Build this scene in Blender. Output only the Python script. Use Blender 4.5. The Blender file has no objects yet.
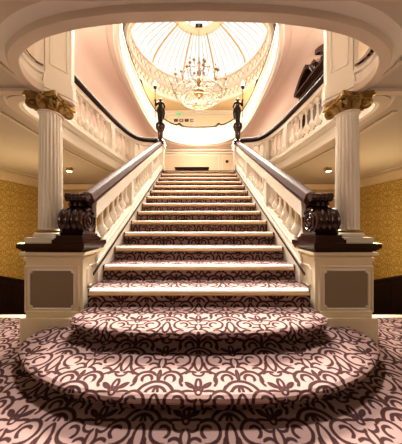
import bpy, bmesh, math, random
from mathutils import Vector, Matrix
random.seed(7)
PI = math.pi
sc = bpy.context.scene
COL = sc.collection

# ------------------------------------------------------------------ materials
def new_mat(name):
    m = bpy.data.materials.new(name); m.use_nodes = True
    nt = m.node_tree
    return m, nt, nt.nodes['Principled BSDF']

def paint(name, col, rough=.5, metal=0., var=.06, scale=6., spec=.4, bump=0., coat=0.):
    m, nt, b = new_mat(name)
    tc = nt.nodes.new('ShaderNodeTexCoord'); n = nt.nodes.new('ShaderNodeTexNoise')
    n.inputs['Scale'].default_value = scale; n.inputs['Detail'].default_value = 4
    nt.links.new(tc.outputs['Object'], n.inputs['Vector'])
    mx = nt.nodes.new('ShaderNodeMix'); mx.data_type = 'RGBA'
    mx.inputs[6].default_value = [c * (1 - var) for c in col] + [1]
    mx.inputs[7].default_value = [min(1, c * (1 + var)) for c in col] + [1]
    nt.links.new(n.outputs['Fac'], mx.inputs[0])
    nt.links.new(mx.outputs[2], b.inputs['Base Color'])
    b.inputs['Roughness'].default_value = rough
    b.inputs['Metallic'].default_value = metal
    b.inputs['Specular IOR Level'].default_value = spec
    b.inputs['Coat Weight'].default_value = coat
    b.inputs['Coat Roughness'].default_value = .12
    if bump:
        bp = nt.nodes.new('ShaderNodeBump'); bp.inputs['Strength'].default_value = bump
        bp.inputs['Distance'].default_value = .01
        nt.links.new(n.outputs['Fac'], bp.inputs['Height']); nt.links.new(bp.outputs[0], b.inputs['Normal'])
    return m

def glow(name, col, strength):
    m, nt, b = new_mat(name)
    tc = nt.nodes.new('ShaderNodeTexCoord'); n = nt.nodes.new('ShaderNodeTexNoise')
    n.inputs['Scale'].default_value = .6
    nt.links.new(tc.outputs['Object'], n.inputs['Vector'])
    mr = nt.nodes.new('ShaderNodeMapRange')
    mr.inputs[3].default_value = strength * .9; mr.inputs[4].default_value = strength * 1.1
    nt.links.new(n.outputs['Fac'], mr.inputs[0])
    b.inputs['Base Color'].default_value = (*col, 1)
    b.inputs['Emission Color'].default_value = (*col, 1)
    nt.links.new(mr.outputs[0], b.inputs['Emission Strength'])
    b.inputs['Roughness'].default_value = .4
    return m

# damask: scroll strokes laid out in one quarter of the repeat; u sideways, v down from the flower
A_, B_ = .248, .32
ARCS = [
 (0,0,.016,.006,90,180), (.248,.32,.016,.006,270,180),
 (.128,.052,.062,.0085,-25,140), (.120,.372,.062,.0085,205,140),
 (.118,.056,.030,.0085,215,125), (.345,.085,.125,.008,180,42),
 (.105,.085,.105,.0085,38,42), (-.045,.085,.068,.007,0,45),
 (.055,.125,.036,.008,250,85), (.035,.02,.035,.007,60,75),
 (.070,.222,.030,.009,280,140), (.078,.232,.068,.0095,295,95),
 (-.11,.195,.118,.0075,0,26), (0,.350,.108,.0095,300,55),
 (0,.340,.062,.009,300,75), (-.05,.315,.062,.008,0,38),
 (.298,.262,.066,.008,180,42), (.222,.238,.050,.008,110,55),
 (.165,.315,.062,.008,318,50), (.185,.385,.075,.008,262,45),
 (.190,.235,.055,.008,170,45), (.205,.215,.050,.008,262,50),
 (.135,.175,.045,.008,285,55), (.02,.175,.050,.008,300,50),
 (.245,.165,.035,.007,90,90)]

def damask_group():
    g = bpy.data.node_groups.new('damask', 'ShaderNodeTree')
    g.interface.new_socket('U', in_out='INPUT', socket_type='NodeSocketFloat')
    g.interface.new_socket('V', in_out='INPUT', socket_type='NodeSocketFloat')
    g.interface.new_socket('Fac', in_out='OUTPUT', socket_type='NodeSocketFloat')
    gi = g.nodes.new('NodeGroupInput'); go = g.nodes.new('NodeGroupOutput')
    def M(op, *ins):
        n = g.nodes.new('ShaderNodeMath'); n.operation = op
        for i, v in enumerate(ins):
            if isinstance(v, (int, float)): n.inputs[i].default_value = v
            else: g.links.new(v, n.inputs[i])
        return n.outputs[0]
    def V(op, *ins):
        n = g.nodes.new('ShaderNodeVectorMath'); n.operation = op
        for i, v in enumerate(ins):
            if isinstance(v, tuple): n.inputs[i].default_value = v
            else: g.links.new(v, n.inputs[i])
        return n.outputs['Value'] if op in ('LENGTH', 'DOT_PRODUCT') else n.outputs[0]
    u = M('PINGPONG', gi.outputs[0], A_)
    k = M('FLOOR', M('DIVIDE', gi.outputs[1], B_))
    v = M('SUBTRACT', gi.outputs[1], M('MULTIPLY', k, B_))
    par = M('FLOORED_MODULO', k, 2.0)
    u = M('ADD', u, M('MULTIPLY', par, M('SUBTRACT', A_, M('MULTIPLY', u, 2.0))))
    cx = g.nodes.new('ShaderNodeCombineXYZ')
    g.links.new(u, cx.inputs[0]); g.links.new(v, cx.inputs[1])
    best = None
    for (x, y, r, w, mid, half) in ARCS:
        w *= 1.12
        d = V('SUBTRACT', cx.outputs[0], (x, y, 0.))
        L = V('LENGTH', d)
        edge = M('ABSOLUTE', M('SUBTRACT', L, r))
        if half >= 180:
            val = M('SUBTRACT', w, edge)
        else:
            m = math.radians(mid); c = math.cos(math.radians(half))
            t = M('DIVIDE', V('DOT_PRODUCT', d, (math.cos(m), math.sin(m), 0.)), L)
            s = 3 * w / (1 - c)
            val = M('SUBTRACT', M('MINIMUM', M('MULTIPLY_ADD', t, s, -s * c), w), edge)
        best = val if best is None else M('MAXIMUM', best, val)
    mr = g.nodes.new('ShaderNodeMapRange'); mr.interpolation_type = 'SMOOTHSTEP'
    g.links.new(best, mr.inputs[0])
    mr.inputs[1].default_value = -.003; mr.inputs[2].default_value = .003
    g.links.new(mr.outputs[0], go.inputs[0])
    return g
DAMASK = damask_group()

def damask_mat(name, light, dark, ucoef, vcoef, uo, vo, scale=1., rough=.95, pile=True, spec=.1, sheen=0., soft=0.):
    """u = ucoef.p - uo, v = vcoef.p - vo, in metres"""
    m, nt, b = new_mat(name)
    tc = nt.nodes.new('ShaderNodeTexCoord')
    nz = nt.nodes.new('ShaderNodeTexNoise'); nz.inputs['Scale'].default_value = 22; nz.inputs['Detail'].default_value = 3
    nt.links.new(tc.outputs['Object'], nz.inputs['Vector'])
    def dot(c, off):
        d = nt.nodes.new('ShaderNodeVectorMath'); d.operation = 'DOT_PRODUCT'
        nt.links.new(tc.outputs['Object'], d.inputs[0]); d.inputs[1].default_value = c
        a = nt.nodes.new('ShaderNodeMath'); a.operation = 'SUBTRACT'; a.inputs[1].default_value = off
        nt.links.new(d.outputs['Value'], a.inputs[0])
        w = nt.nodes.new('ShaderNodeMath'); w.operation = 'MULTIPLY_ADD'
        nt.links.new(nz.outputs['Fac'], w.inputs[0]); w.inputs[1].default_value = .008
        nt.links.new(a.outputs[0], w.inputs[2])
        s = nt.nodes.new('ShaderNodeMath'); s.operation = 'MULTIPLY'; s.inputs[1].default_value = 1 / scale
        nt.links.new(w.outputs[0], s.inputs[0])
        return s.outputs[0]
    g = nt.nodes.new('ShaderNodeGroup'); g.node_tree = DAMASK
    nt.links.new(dot(ucoef, uo), g.inputs[0]); nt.links.new(dot(vcoef, vo), g.inputs[1])
    mx = nt.nodes.new('ShaderNodeMix'); mx.data_type = 'RGBA'
    mx.inputs[6].default_value = (*light, 1); mx.inputs[7].default_value = (*dark, 1)
    nt.links.new(g.outputs[0], mx.inputs[0])
    n2 = nt.nodes.new('ShaderNodeTexNoise'); n2.inputs['Scale'].default_value = 260 if pile else 60
    n2.inputs['Detail'].default_value = 2
    nt.links.new(tc.outputs['Object'], n2.inputs['Vector'])
    mr = nt.nodes.new('ShaderNodeMapRange'); mr.inputs[3].default_value = .82 if pile else .93; mr.inputs[4].default_value = 1.18 if pile else 1.07
    nt.links.new(n2.outputs['Fac'], mr.inputs[0])
    mu = nt.nodes.new('ShaderNodeMix'); mu.data_type = 'RGBA'; mu.blend_type = 'MULTIPLY'; mu.inputs[0].default_value = 1
    nt.links.new(mx.outputs[2], mu.inputs[6]); nt.links.new(mr.outputs[0], mu.inputs[7])
    nt.links.new(mu.outputs[2], b.inputs['Base Color'])
    b.inputs['Roughness'].default_value = rough
    b.inputs['Specular IOR Level'].default_value = spec
    if pile:
        bp = nt.nodes.new('ShaderNodeBump'); bp.inputs['Strength'].default_value = .3; bp.inputs['Distance'].default_value = .004
        nt.links.new(n2.outputs['Fac'], bp.inputs['Height']); nt.links.new(bp.outputs[0], b.inputs['Normal'])
    return m

C_LT, C_DK = (.36, .245, .228), (.060, .029, .029)
CARPET = damask_mat('stair carpet', C_LT, C_DK, (1, 0, 0), (0, -1, -1), 0, -1.28)
CARPET_F = damask_mat('floor carpet', C_LT, C_DK, (1, 0, 0), (0, -1, 0), .426, -1.115)
GOLD_WALL = damask_mat('gold damask wallpaper', (.64, .48, .18), (.42, .29, .085), (0, 1, 0), (0, 0, -1), .1, .2, 1.25, rough=.5, pile=False, spec=.4)

WHITE = paint('white gloss paint', (.80, .745, .66), .38, var=.03)
CREAM = paint('cream paint', (.78, .66, .50), .45, var=.03)
PED = paint('pale cream joinery paint', (.80, .71, .53), .45, var=.03)
CEIL = paint('stone ceiling paint', (.56, .49, .415), .7, var=.03, scale=1.5)
CEIL_TRIM = paint('cream ceiling moulding paint', (.66, .56, .46), .6, var=.03)
PINK = paint('blush pink plaster', (.76, .61, .54), .8, var=.03, scale=1.2)
OCHRE = paint('ochre plaster', (.68, .51, .30), .8, var=.05, scale=1.2)
COLW = paint('column white paint', (.90, .86, .79), .4, var=.02)
BEIGE = paint('beige wall paint', (.74, .60, .44), .7, var=.04, scale=2)
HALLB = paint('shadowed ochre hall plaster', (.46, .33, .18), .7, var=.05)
TAUPE = paint('taupe panel paint', (.27, .22, .15), .55, var=.05)
MAHOG = paint('polished mahogany', (.036, .012, .008), .2, var=.4, scale=9, spec=.6, coat=.5)
MAHOGM = paint('satin mahogany', (.032, .013, .009), .6, var=.4, scale=14, spec=.2)
RAILW = paint('worn mahogany rail', (.075, .034, .026), .6, var=.35, scale=10, spec=.25)
DARK = paint('dark stained panelling', (.022, .010, .007), .35, var=.3, scale=8)
BRASS = paint('brass nosing', (.80, .56, .27), .38, metal=.55, var=.06, scale=30)
NOSE = paint('painted nosing highlight', (.95, .87, .74), .5, var=.04, scale=60)  # lit upper edge of the brass nosing, put into the colour
GILT = paint('antique gilt', (.36, .235, .085), .36, metal=.65, var=.8, scale=24, bump=.4)
BRONZE = paint('black bronze', (.035, .030, .027), .28, metal=.6, var=.4, scale=20)
SILV = paint('tarnished brass', (.34, .22, .10), .3, metal=.8, var=.3, scale=20)
GREY = paint('grey glazing bar', (.50, .46, .40), .5)
ARMGL = paint('pale smoked glass arm', (.26, .20, .13), .25, var=.2, spec=.6)
GRILLE = paint('gold rib paint', (.50, .33, .16), .5, var=.08)
MARBLE = paint('pale marble edge', (.80, .72, .62), .3, var=.08, scale=8)
BAND = paint('gilded frieze cream', (.88, .80, .68), .5, var=.25, scale=40)
GREEN = glow('green sign face', (.05, .45, .16), .7)
PLASTIC = paint('white plastic', (.8, .8, .78), .4)
INK = paint('dark picture tone', (.10, .08, .07), .5, var=.5, scale=30)
CRYSTAL = paint('cut crystal', (.40, .36, .30), .08, var=.1, spec=1.)
def skyglass():
    m, nt, b = new_mat('daylit frosted glass')
    em = nt.nodes.new('ShaderNodeEmission'); em.inputs[0].default_value = (1, .96, .88, 1); em.inputs[1].default_value = 1.55
    tr = nt.nodes.new('ShaderNodeBsdfTransparent'); tr.inputs[0].default_value = (.92, .90, .86, 1)
    n = nt.nodes.new('ShaderNodeTexNoise'); n.inputs['Scale'].default_value = .8
    mr = nt.nodes.new('ShaderNodeMapRange'); mr.inputs[3].default_value = .55; mr.inputs[4].default_value = .65
    nt.links.new(n.outputs[0], mr.inputs[0])
    mx = nt.nodes.new('ShaderNodeMixShader'); nt.links.new(mr.outputs[0], mx.inputs[0])
    nt.links.new(em.outputs[0], mx.inputs[1]); nt.links.new(tr.outputs[0], mx.inputs[2])
    nt.links.new(mx.outputs[0], nt.nodes['Material Output'].inputs[0]); nt.nodes.remove(b)
    return m
SKYGLASS = skyglass()
BULB = glow('warm bulb', (1., .78, .45), 18.)
FLAME = glow('frosted lamp glass', (1., .88, .68), 4.)

# ------------------------------------------------------------------ mesh building
class MB:
    def __init__(s): s.v, s.f = [], []
    def add(s, vs, fs):
        o = len(s.v); s.v += [tuple(p) for p in vs]; s.f += [tuple(i + o for i in f) for f in fs]; return s
    def box(s, x0, x1, y0, y1, z0, z1):
        return s.add([(x, y, z) for z in (z0, z1) for y in (y0, y1) for x in (x0, x1)],
                     [(0,2,3,1),(4,5,7,6),(0,1,5,4),(2,6,7,3),(0,4,6,2),(1,3,7,5)])
    def lathe(s, prof, c=(0,0,0), n=20, rad=None, y0=None):
        """prof [(r,z)]; rad(angle,i) multiplies"""
        vs, fs = [], []
        for i, (r, z) in enumerate(prof):
            for j in range(n):
                a = 2 * PI * j / n; k = rad(a, i) if rad else 1
                vs.append((c[0] + r * k * math.cos(a), c[1] + r * k * math.sin(a), c[2] + z))
        for i in range(len(prof) - 1):
            for j in range(n):
                a, b = i * n + j, i * n + (j + 1) % n
                fs.append((a, b, b + n, a + n))
        fs.append(tuple(reversed(range(n)))); fs.append(tuple((len(prof) - 1) * n + j for j in range(n)))
        return s.add(vs, fs)
    def prism(s, pts, f0, f1):
        """pts 2D; f0/f1 map a 2D point to 3D on the two ends"""
        n = len(pts)
        return s.add([f0(p) for p in pts] + [f1(p) for p in pts],
                     [tuple(reversed(range(n))), tuple(range(n, 2 * n))] + [(i, (i + 1) % n, n + (i + 1) % n, n + i) for i in range(n)])
    def plan(s, pts, z0, z1): return s.prism(pts, lambda p: (p[0], p[1], z0), lambda p: (p[0], p[1], z1))
    def loft(s, rings, closed=True, caps=True):
        n = len(rings[0]); vs = [p for r in rings for p in r]; fs = []
        for i in range(len(rings) - 1):
            for j in range(n if closed else n - 1):
                a, b = i * n + j, i * n + (j + 1) % n
                fs.append((a, b, b + n, a + n))
        if caps and closed:
            fs.append(tuple(reversed(range(n)))); fs.append(tuple((len(rings) - 1) * n + j for j in range(n)))
        return s.add(vs, fs)
    def tube(s, pts, r, n=8):
        pts = [Vector(p) for p in pts]; rings = []; up = Vector((0, 0, 1))
        rs = r if isinstance(r, (list, tuple)) else [r] * len(pts)
        prev = None
        for i, p in enumerate(pts):
            t = (pts[min(i + 1, len(pts) - 1)] - pts[max(i - 1, 0)]).normalized()
            if prev is None:
                a = t.cross(up if abs(t.z) < .9 else Vector((1, 0, 0))).normalized()
            else:
                a = (prev - t * prev.dot(t)).normalized()
            prev = a; b = t.cross(a)
            rings.append([p + (a * math.cos(2 * PI * k / n) + b * math.sin(2 * PI * k / n)) * rs[i] for k in range(n)])
        return s.loft(rings)
    def ball(s, c, r, n=10, m=7, sz=(1, 1, 1)):
        prof = []
        for i in range(m + 1):
            a = -PI / 2 + PI * i / m
            prof.append((max(1e-4, math.cos(a)) * r, math.sin(a) * r * sz[2]))
        vs = len(s.v); s.lathe(prof, (0, 0, 0), n)
        for i in range(vs, len(s.v)):
            x, y, z = s.v[i]; s.v[i] = (c[0] + x * sz[0], c[1] + y * sz[1], c[2] + z)
        return s
    def sweep(s, path, prof, closed=False, capped=True):
        """profile (d,z): d to the left-hand normal of the plan path, z added to the path's z; prof is a closed outline"""
        n = len(path); rings = []
        P = [Vector((p[0], p[1])) for p in path]; Z = [(p[2] if len(p) > 2 else 0.) for p in path]
        for i in range(n):
            a = P[(i - 1) % n] if closed or i > 0 else None
            b = P[(i + 1) % n] if closed or i < n - 1 else None
            d1 = (P[i] - a).normalized() if a is not None else (b - P[i]).normalized()
            d2 = (b - P[i]).normalized() if b is not None else d1
            n1, n2 = Vector((-d1.y, d1.x)), Vector((-d2.y, d2.x))
            nn = (n1 + n2); nn = nn.normalized() if nn.length > 1e-6 else n1
            k = 1 / max(.5, nn.dot(n1))
            rings.append([(P[i].x + nn.x * d * k, P[i].y + nn.y * d * k, Z[i] + z) for d, z in prof])
        if closed: rings.append(rings[0])
        return s.loft(rings, True, capped and not closed)
    def build(s, name, mat, parent=None, smooth=35., loc=None):
        me = bpy.data.meshes.new(name); me.from_pydata(s.v, [], s.f); me.update()
        bm = bmesh.new(); bm.from_mesh(me)
        bmesh.ops.remove_doubles(bm, verts=bm.verts, dist=1e-5)
        bmesh.ops.recalc_face_normals(bm, faces=bm.faces)
        for f in bm.faces: f.smooth = smooth > 0
        bm.to_mesh(me); bm.free()
        if smooth > 0: me.set_sharp_from_angle(angle=math.radians(smooth))
        me.materials.append(mat)
        return put(name, me, parent, loc)

def put(name, me, parent=None, loc=None):
    o = bpy.data.objects.new(name, me); COL.objects.link(o)
    if loc is not None: o.location = loc
    if parent is not None:
        o.parent = parent
        if parent.type == 'EMPTY': o.matrix_parent_inverse = Matrix.Translation(-Vector(parent.location))
    return o

def thing(name, label, cat, loc=(0, 0, 0), group=None):
    o = bpy.data.objects.new(name, None); COL.objects.link(o)
    o.location = loc; o.empty_display_size = .1
    return tag(o, label, cat, group)
def tag(o, label, cat, group=None):
    o['label'] = label; o['category'] = cat
    if group: o['group'] = group
    return o
def struct(o, label=None, cat=None):
    o['kind'] = 'structure'
    if label: o['label'] = label
    if cat: o['category'] = cat
    return o

def catmull(pts, k=6):
    out = []
    for i in range(len(pts) - 1):
        p0, p1, p2, p3 = (Vector(pts[max(0, i - 1)]), Vector(pts[i]), Vector(pts[i + 1]), Vector(pts[min(len(pts) - 1, i + 2)]))
        for j in range(k):
            t = j / k
            out.append(tuple(.5 * ((2 * p1) + (p2 - p0) * t + (2 * p0 - 5 * p1 + 4 * p2 - p3) * t * t + (3 * p1 - p0 - 3 * p2 + p3) * t ** 3)))
    out.append(tuple(pts[-1])); return out

def resample(pts, step):
    P = [Vector(p) for p in pts]; out = [P[0].copy()]; acc = 0.; L = sum((P[i+1]-P[i]).length for i in range(len(P)-1))
    n = max(1, round(L / step)); st = L / n; nxt = st; d = 0.
    for i in range(len(P) - 1):
        l = (P[i + 1] - P[i]).length
        while nxt <= d + l + 1e-9 and len(out) < n:
            out.append(P[i].lerp(P[i + 1], (nxt - d) / l)); nxt += st
        d += l
    out.append(P[-1].copy()); return out

def holed(outer, hole, z, flip=False):
    """flat sheet with a hole -> MB"""
    bm = bmesh.new()
    edges = []
    for lp in (outer, hole):
        vs = [bm.verts.new((p[0], p[1], z)) for p in lp]
        edges += [bm.edges.new((vs[i], vs[(i + 1) % len(vs)])) for i in range(len(vs))]
    bmesh.ops.triangle_fill(bm, use_beauty=True, use_dissolve=False, edges=edges)
    mb = MB(); bm.verts.index_update()
    mb.add([v.co[:] for v in bm.verts], [tuple(v.index for v in f.verts) for f in bm.faces]); bm.free()
    return mb

# ------------------------------------------------------------------ main dimensions
R, T, Y0 = .165, .30, .948            # riser, tread, nosing line: Y = Y0 + n T at height n R
NS = 16
HW = 1.054                             # half width of the flight
ZC, ZF = 2.43, 2.64                    # hall ceiling, first floor
Z1, Z2 = 5.60, 5.72                    # first floor ceiling, second floor
ZTOP = 8.10
def nose(Y): return R * (Y - Y0) / T   # height of the nosing line
SIDE = {-1: 'on the side away from the dark pediment', 1: 'on the side of the dark pediment'}

# ------------------------------------------------------------------ camera
cam = bpy.data.objects.new('camera', bpy.data.cameras.new('camera')); COL.objects.link(cam)
cam.location = (0, 0, 1.136); cam.rotation_euler = (PI / 2, 0, 0)
cam.data.sensor_fit = 'HORIZONTAL'; cam.data.sensor_width = 36; cam.data.lens = 36 * 196.4 / 402
cam.data.shift_x = 2 / 402; cam.data.clip_start = .02
sc.camera = cam

# ------------------------------------------------------------------ hall shell
fl = MB()
fl.box(-5.15, 5.15, -4, 2.33, -.06, 0)
fl.box(-1.66, 1.66, 2.33, 6.7, -.06, 0)
struct(fl.build('floor', CARPET_F, smooth=0), 'damask carpeted hall floor', 'floor')
for i, s in enumerate((-1, 1)):
    struct(MB().box(min(s*1.66, s*5.15), max(s*1.66, s*5.15), 2.33, 2.40, -.16, .004).build('trim_%d' % (i + 1), MARBLE, smooth=0))
    lw = MB()
    for k in range(1, 15):
        y = 2.40 + .3 * (k - 1)
        lw.box(min(s*1.66, s*5.15), max(s*1.66, s*5.15), y, y + .3 + (0 if k < 14 else 1.), -.15 * k - .15, -.15 * k)
    struct(lw.build('floor_side_flight_%s' % ('left' if s < 0 else 'right'), CARPET_F, smooth=0))

def mir(pts): return [(-x, y) for x, y in pts]
LOOP_A = catmull([(0,1.222),(-.44,1.234),(-.654,1.255),(-.85,1.285),(-1.073,1.343),(-1.281,1.438),(-1.395,1.525),(-1.477,1.648),(-1.512,1.76),(-1.508,1.84),(-1.477,1.875)], 5)
LOOP_B = [(-1.33,2.09),(-1.34,2.16)]
LOOP_C = catmull([(-1.60,2.09),(-1.80,2.07),(-1.92,2.10),(-1.99,2.18),(-2.03,2.30),(-2.05,2.52),(-2.10,3.02),(-2.10,3.465),(-2.06,4.2),(-2.0,4.9),(-1.86,5.5),(-1.62,5.78),(-1.24,5.86)], 5)
HALF = LOOP_A + LOOP_B + LOOP_C + [(-1.24, 5.72)]
LOOP = HALF + [(-x, y) for x, y in reversed(HALF)][:-1]
HALF_F = LOOP_A[:-1] + [(-1.56, 1.95)] + LOOP_C + [(-1.24, 5.72)]
LOOP_F = HALF_F + [(-x, y) for x, y in reversed(HALF_F)][:-1]
outer = [(-5.3, -4.1), (5.3, -4.1), (5.3, 6.8), (-5.3, 6.8)]
ceil = holed(outer, LOOP, ZC)
struct(ceil.build('ceiling', CEIL, smooth=0), 'stone coloured hall ceiling with a large rounded opening', 'ceiling')
# upper faces of the same slab (gallery floor)
struct(holed([(-5.3, -4.1), (5.3, -4.1), (5.3, 12.4), (-5.3, 12.4)], LOOP_F, ZF).build('floor_gallery', CARPET_F, smooth=0))
# border of the opening: flat lip on the hall side (clockwise path -> outside is to the left)
def orient(l):
    a = sum(l[i][0] * l[(i+1) % len(l)][1] - l[(i+1) % len(l)][0] * l[i][1] for i in range(len(l)))
    return l if a > 0 else list(reversed(l))
CCW = orient(LOOP)
# along a CCW loop the left normal points inside the opening
front = LOOP_A[::-1][:-1] + mir(LOOP_A)          # left end -> front -> right end, travelling +x: left normal = +Y = inside
lip = MB().sweep(front, [(0, ZC - .045), (0, ZC + .02), (-.085, ZC + .02), (-.078, ZC - .035), (-.066, ZC - .05), (-.006, ZC - .05)])
struct(lip.build('trim_3', CEIL_TRIM))
for i, s in enumerate((-1, 1)):
    c = [(s * -x, y) for x, y in LOOP_C]
    p = c if s > 0 else c
    sg = 1 if s > 0 else -1
    # outside the opening: for the left loop travelling +Y the left normal (-x) is outside
    dd = 1 if s < 0 else -1
    struct(MB().sweep(p, [(0, ZC - .02), (0, ZC + .02), (dd * .09, ZC + .02), (dd * .09, ZC - .02)]).build('trim_%d' % (4 + i), CEIL_TRIM))
    # flat ceiling strips around the well
    q = [(s * -(x - .27 if abs(x) > 1.7 else x), y) for x, y in LOOP_C if y > 2.25 and y < 5.4]
    struct(MB().sweep(q, [(0, ZC - .018), (0, ZC + .01), (.05, ZC + .01), (.05, ZC - .018)]).build('trim_%d' % (6 + i), CEIL_TRIM))
    m = MB()
    m.box(min(s*1.60, s*1.64), max(s*1.60, s*1.64), -2, 1.95, ZC - .016, ZC + .01)
    m.box(min(s*1.64, s*5.15), max(s*1.64, s*5.15), 1.90, 1.96, ZC - .03, ZC + .01)
    struct(m.build('trim_%d' % (8 + i), CEIL_TRIM, smooth=0))
struct(MB().box(-5.15, 5.15, 1.11, 1.14, ZC - .012, ZC + .01).build('trim_10', CEIL_TRIM, smooth=0))

for s in (-1, 1):
    sd = 'left' if s < 0 else 'right'
    x = s * 5.15
    struct(MB().box(min(x, x + s * .15), max(x, x + s * .15), -4, 6.7, -2.6, ZC).build('wall_%s' % sd, GOLD_WALL, smooth=0), 'gold damask papered hall wall %s' % SIDE[s], 'wall')
    # cornice
    cp = [(0, ZC - .19), (0, ZC), (.22, ZC), (.22, ZC - .03), (.17, ZC - .035), (.09, ZC - .08), (.045, ZC - .11), (.045, ZC - .165), (.02, ZC - .19)]
    m = MB().prism(cp, lambda p: (x - s * p[0], -4, p[1]), lambda p: (x - s * p[0], 6.7, p[1]))
    struct(m.build('trim_%d' % (11 if s < 0 else 12), CREAM))
    m = MB().box(min(x - s*.45, x - s*.50), max(x - s*.45, x - s*.50), -4, 6.7, ZC - .02, ZC)
    struct(m.build('trim_%d' % (13 if s < 0 else 14), CEIL_TRIM, smooth=0))
    # dark raking dado down the side flight
    def dz(y): return min(.75, -.31 - .444 * (y - 5.08))
    ys = [2.0, 2.69, 6.7]
    pts = [(y, dz(y)) for y in ys] + [(6.7, -2.5), (2.0, -2.5)]
    d = MB().prism(pts, lambda p: (x - s * .02, p[0], p[1]), lambda p: (x - s * .0, p[0], p[1]))
    do = struct(d.build('baseboard_%s' % sd, DARK, smooth=0), 'dark panelled raking dado below the gold wallpaper %s' % SIDE[s], 'dado')
    cap = MB().prism([(y, dz(y)) for y in ys] + [(y, dz(y) + .05) for y in reversed(ys)], lambda p: (x - s * .05, p[0], p[1]), lambda p: (x, p[0], p[1]))
    cap.build('dado_rail', MAHOG, do, smooth=0)
    for k in range(6):
        y0 = 3.0 + .6 * k; y1 = y0 + .45
        f = [(y0, dz(y0) - .12), (y1, dz(y1) - .12), (y1, dz(y1) - .8), (y0, dz(y0) - .8)]
        pp = MB()
        for a in range(4):
            b = (a + 1) % 4
            pp.tube([(x - s * .022, f[a][0], f[a][1]), (x - s * .022, f[b][0], f[b][1])], .012, 6)
        pp.build('panel_moulding', DARK, do)
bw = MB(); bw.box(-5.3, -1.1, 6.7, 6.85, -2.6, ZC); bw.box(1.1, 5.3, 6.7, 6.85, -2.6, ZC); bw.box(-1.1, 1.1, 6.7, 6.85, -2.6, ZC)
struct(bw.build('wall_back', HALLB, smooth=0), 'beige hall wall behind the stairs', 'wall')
struct(MB().box(-5.3, 5.3, -4.15, -4, -.1, ZC).build('wall_front', BEIGE, smooth=0))
m = MB(); m.box(-5.15, 5.15, 6.62, 6.7, ZC - .19, ZC - .02)
struct(m.build('trim_15', CREAM, smooth=0))
m = MB()
for s in (-1, 1):
    for a in range(2):
        x0 = 2.15 + a * 1.45; x1 = x0 + 1.2
        for (p, q) in (((x0, .2), (x0, 1.95)), ((x1, .2), (x1, 1.95)), ((x0, 1.95), (x1, 1.95))):
            m.tube([(s * p[0], 6.69, p[1]), (s * q[0], 6.69, q[1])], .03, 6)
struct(m.build('trim_16', CREAM))

# spandrel walls under the flight
for s in (-1, 1):
    pts = [(2.15, -2.4), (2.15, nose(2.15) - .1), (5.75, nose(5.75) - .1), (6.7, ZC), (6.7, -2.4)]
    struct(MB().prism(pts, lambda p: (s * 1.10, p[0], p[1]), lambda p: (s * 1.16, p[0], p[1])).build('wall_spandrel_%s' % ('left' if s < 0 else 'right'), CREAM, smooth=0))
    struct(MB().box(min(s*1.60, s*1.66), max(s*1.60, s*1.66), 2.33, 6.7, -2.4, -.06).build('wall_well_%s' % ('left' if s < 0 else 'right'), CREAM, smooth=0))

# ------------------------------------------------------------------ fascia, apron, piers (first floor edge)
FP = [(0, ZC - .02), (.035, ZC - .01), (.035, ZC + .06), (.015, ZC + .075), (.015, ZC + .17), (.05, ZC + .19), (.065, ZC + .23),
      (.09, ZC + .25), (.09, ZC + .29), (.04, ZC + .305), (.04, ZC + .32), (.055, ZC + .33), (.055, ZC + .35), (-.12, ZC + .35), (-.12, ZC - .0)]
for i, s in enumerate((-1, 1)):
    c = [(s * -x, y) for x, y in LOOP_C]
    pr = FP if s > 0 else [(-d, z) for d, z in FP]
    struct(MB().sweep(c, pr).build('trim_%d' % (17 + i), WHITE))
AP = [(0, ZC - .035), (.03, ZC - .03), (.035, ZC + .05), (.012, ZC + .07), (.012, ZC + .13), (.03, ZC + .14), (.03, ZC + .17), (.012, ZC + .18), (.012, ZC + .62), (.03, ZC + .63), (.03, ZC + .66),
      (.012, ZC + .67), (.012, ZC + 1.05), (.05, ZC + 1.07), (.05, ZC + 1.14), (-.14, ZC + 1.14), (-.14, ZC + .01), (-.02, ZC - .02)]
AP = [(d - .045, z) for d, z in AP]
ap = struct(MB().sweep(front, AP).build('wall_apron', WHITE), 'white curved parapet round the front of the ceiling opening', 'parapet')
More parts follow.
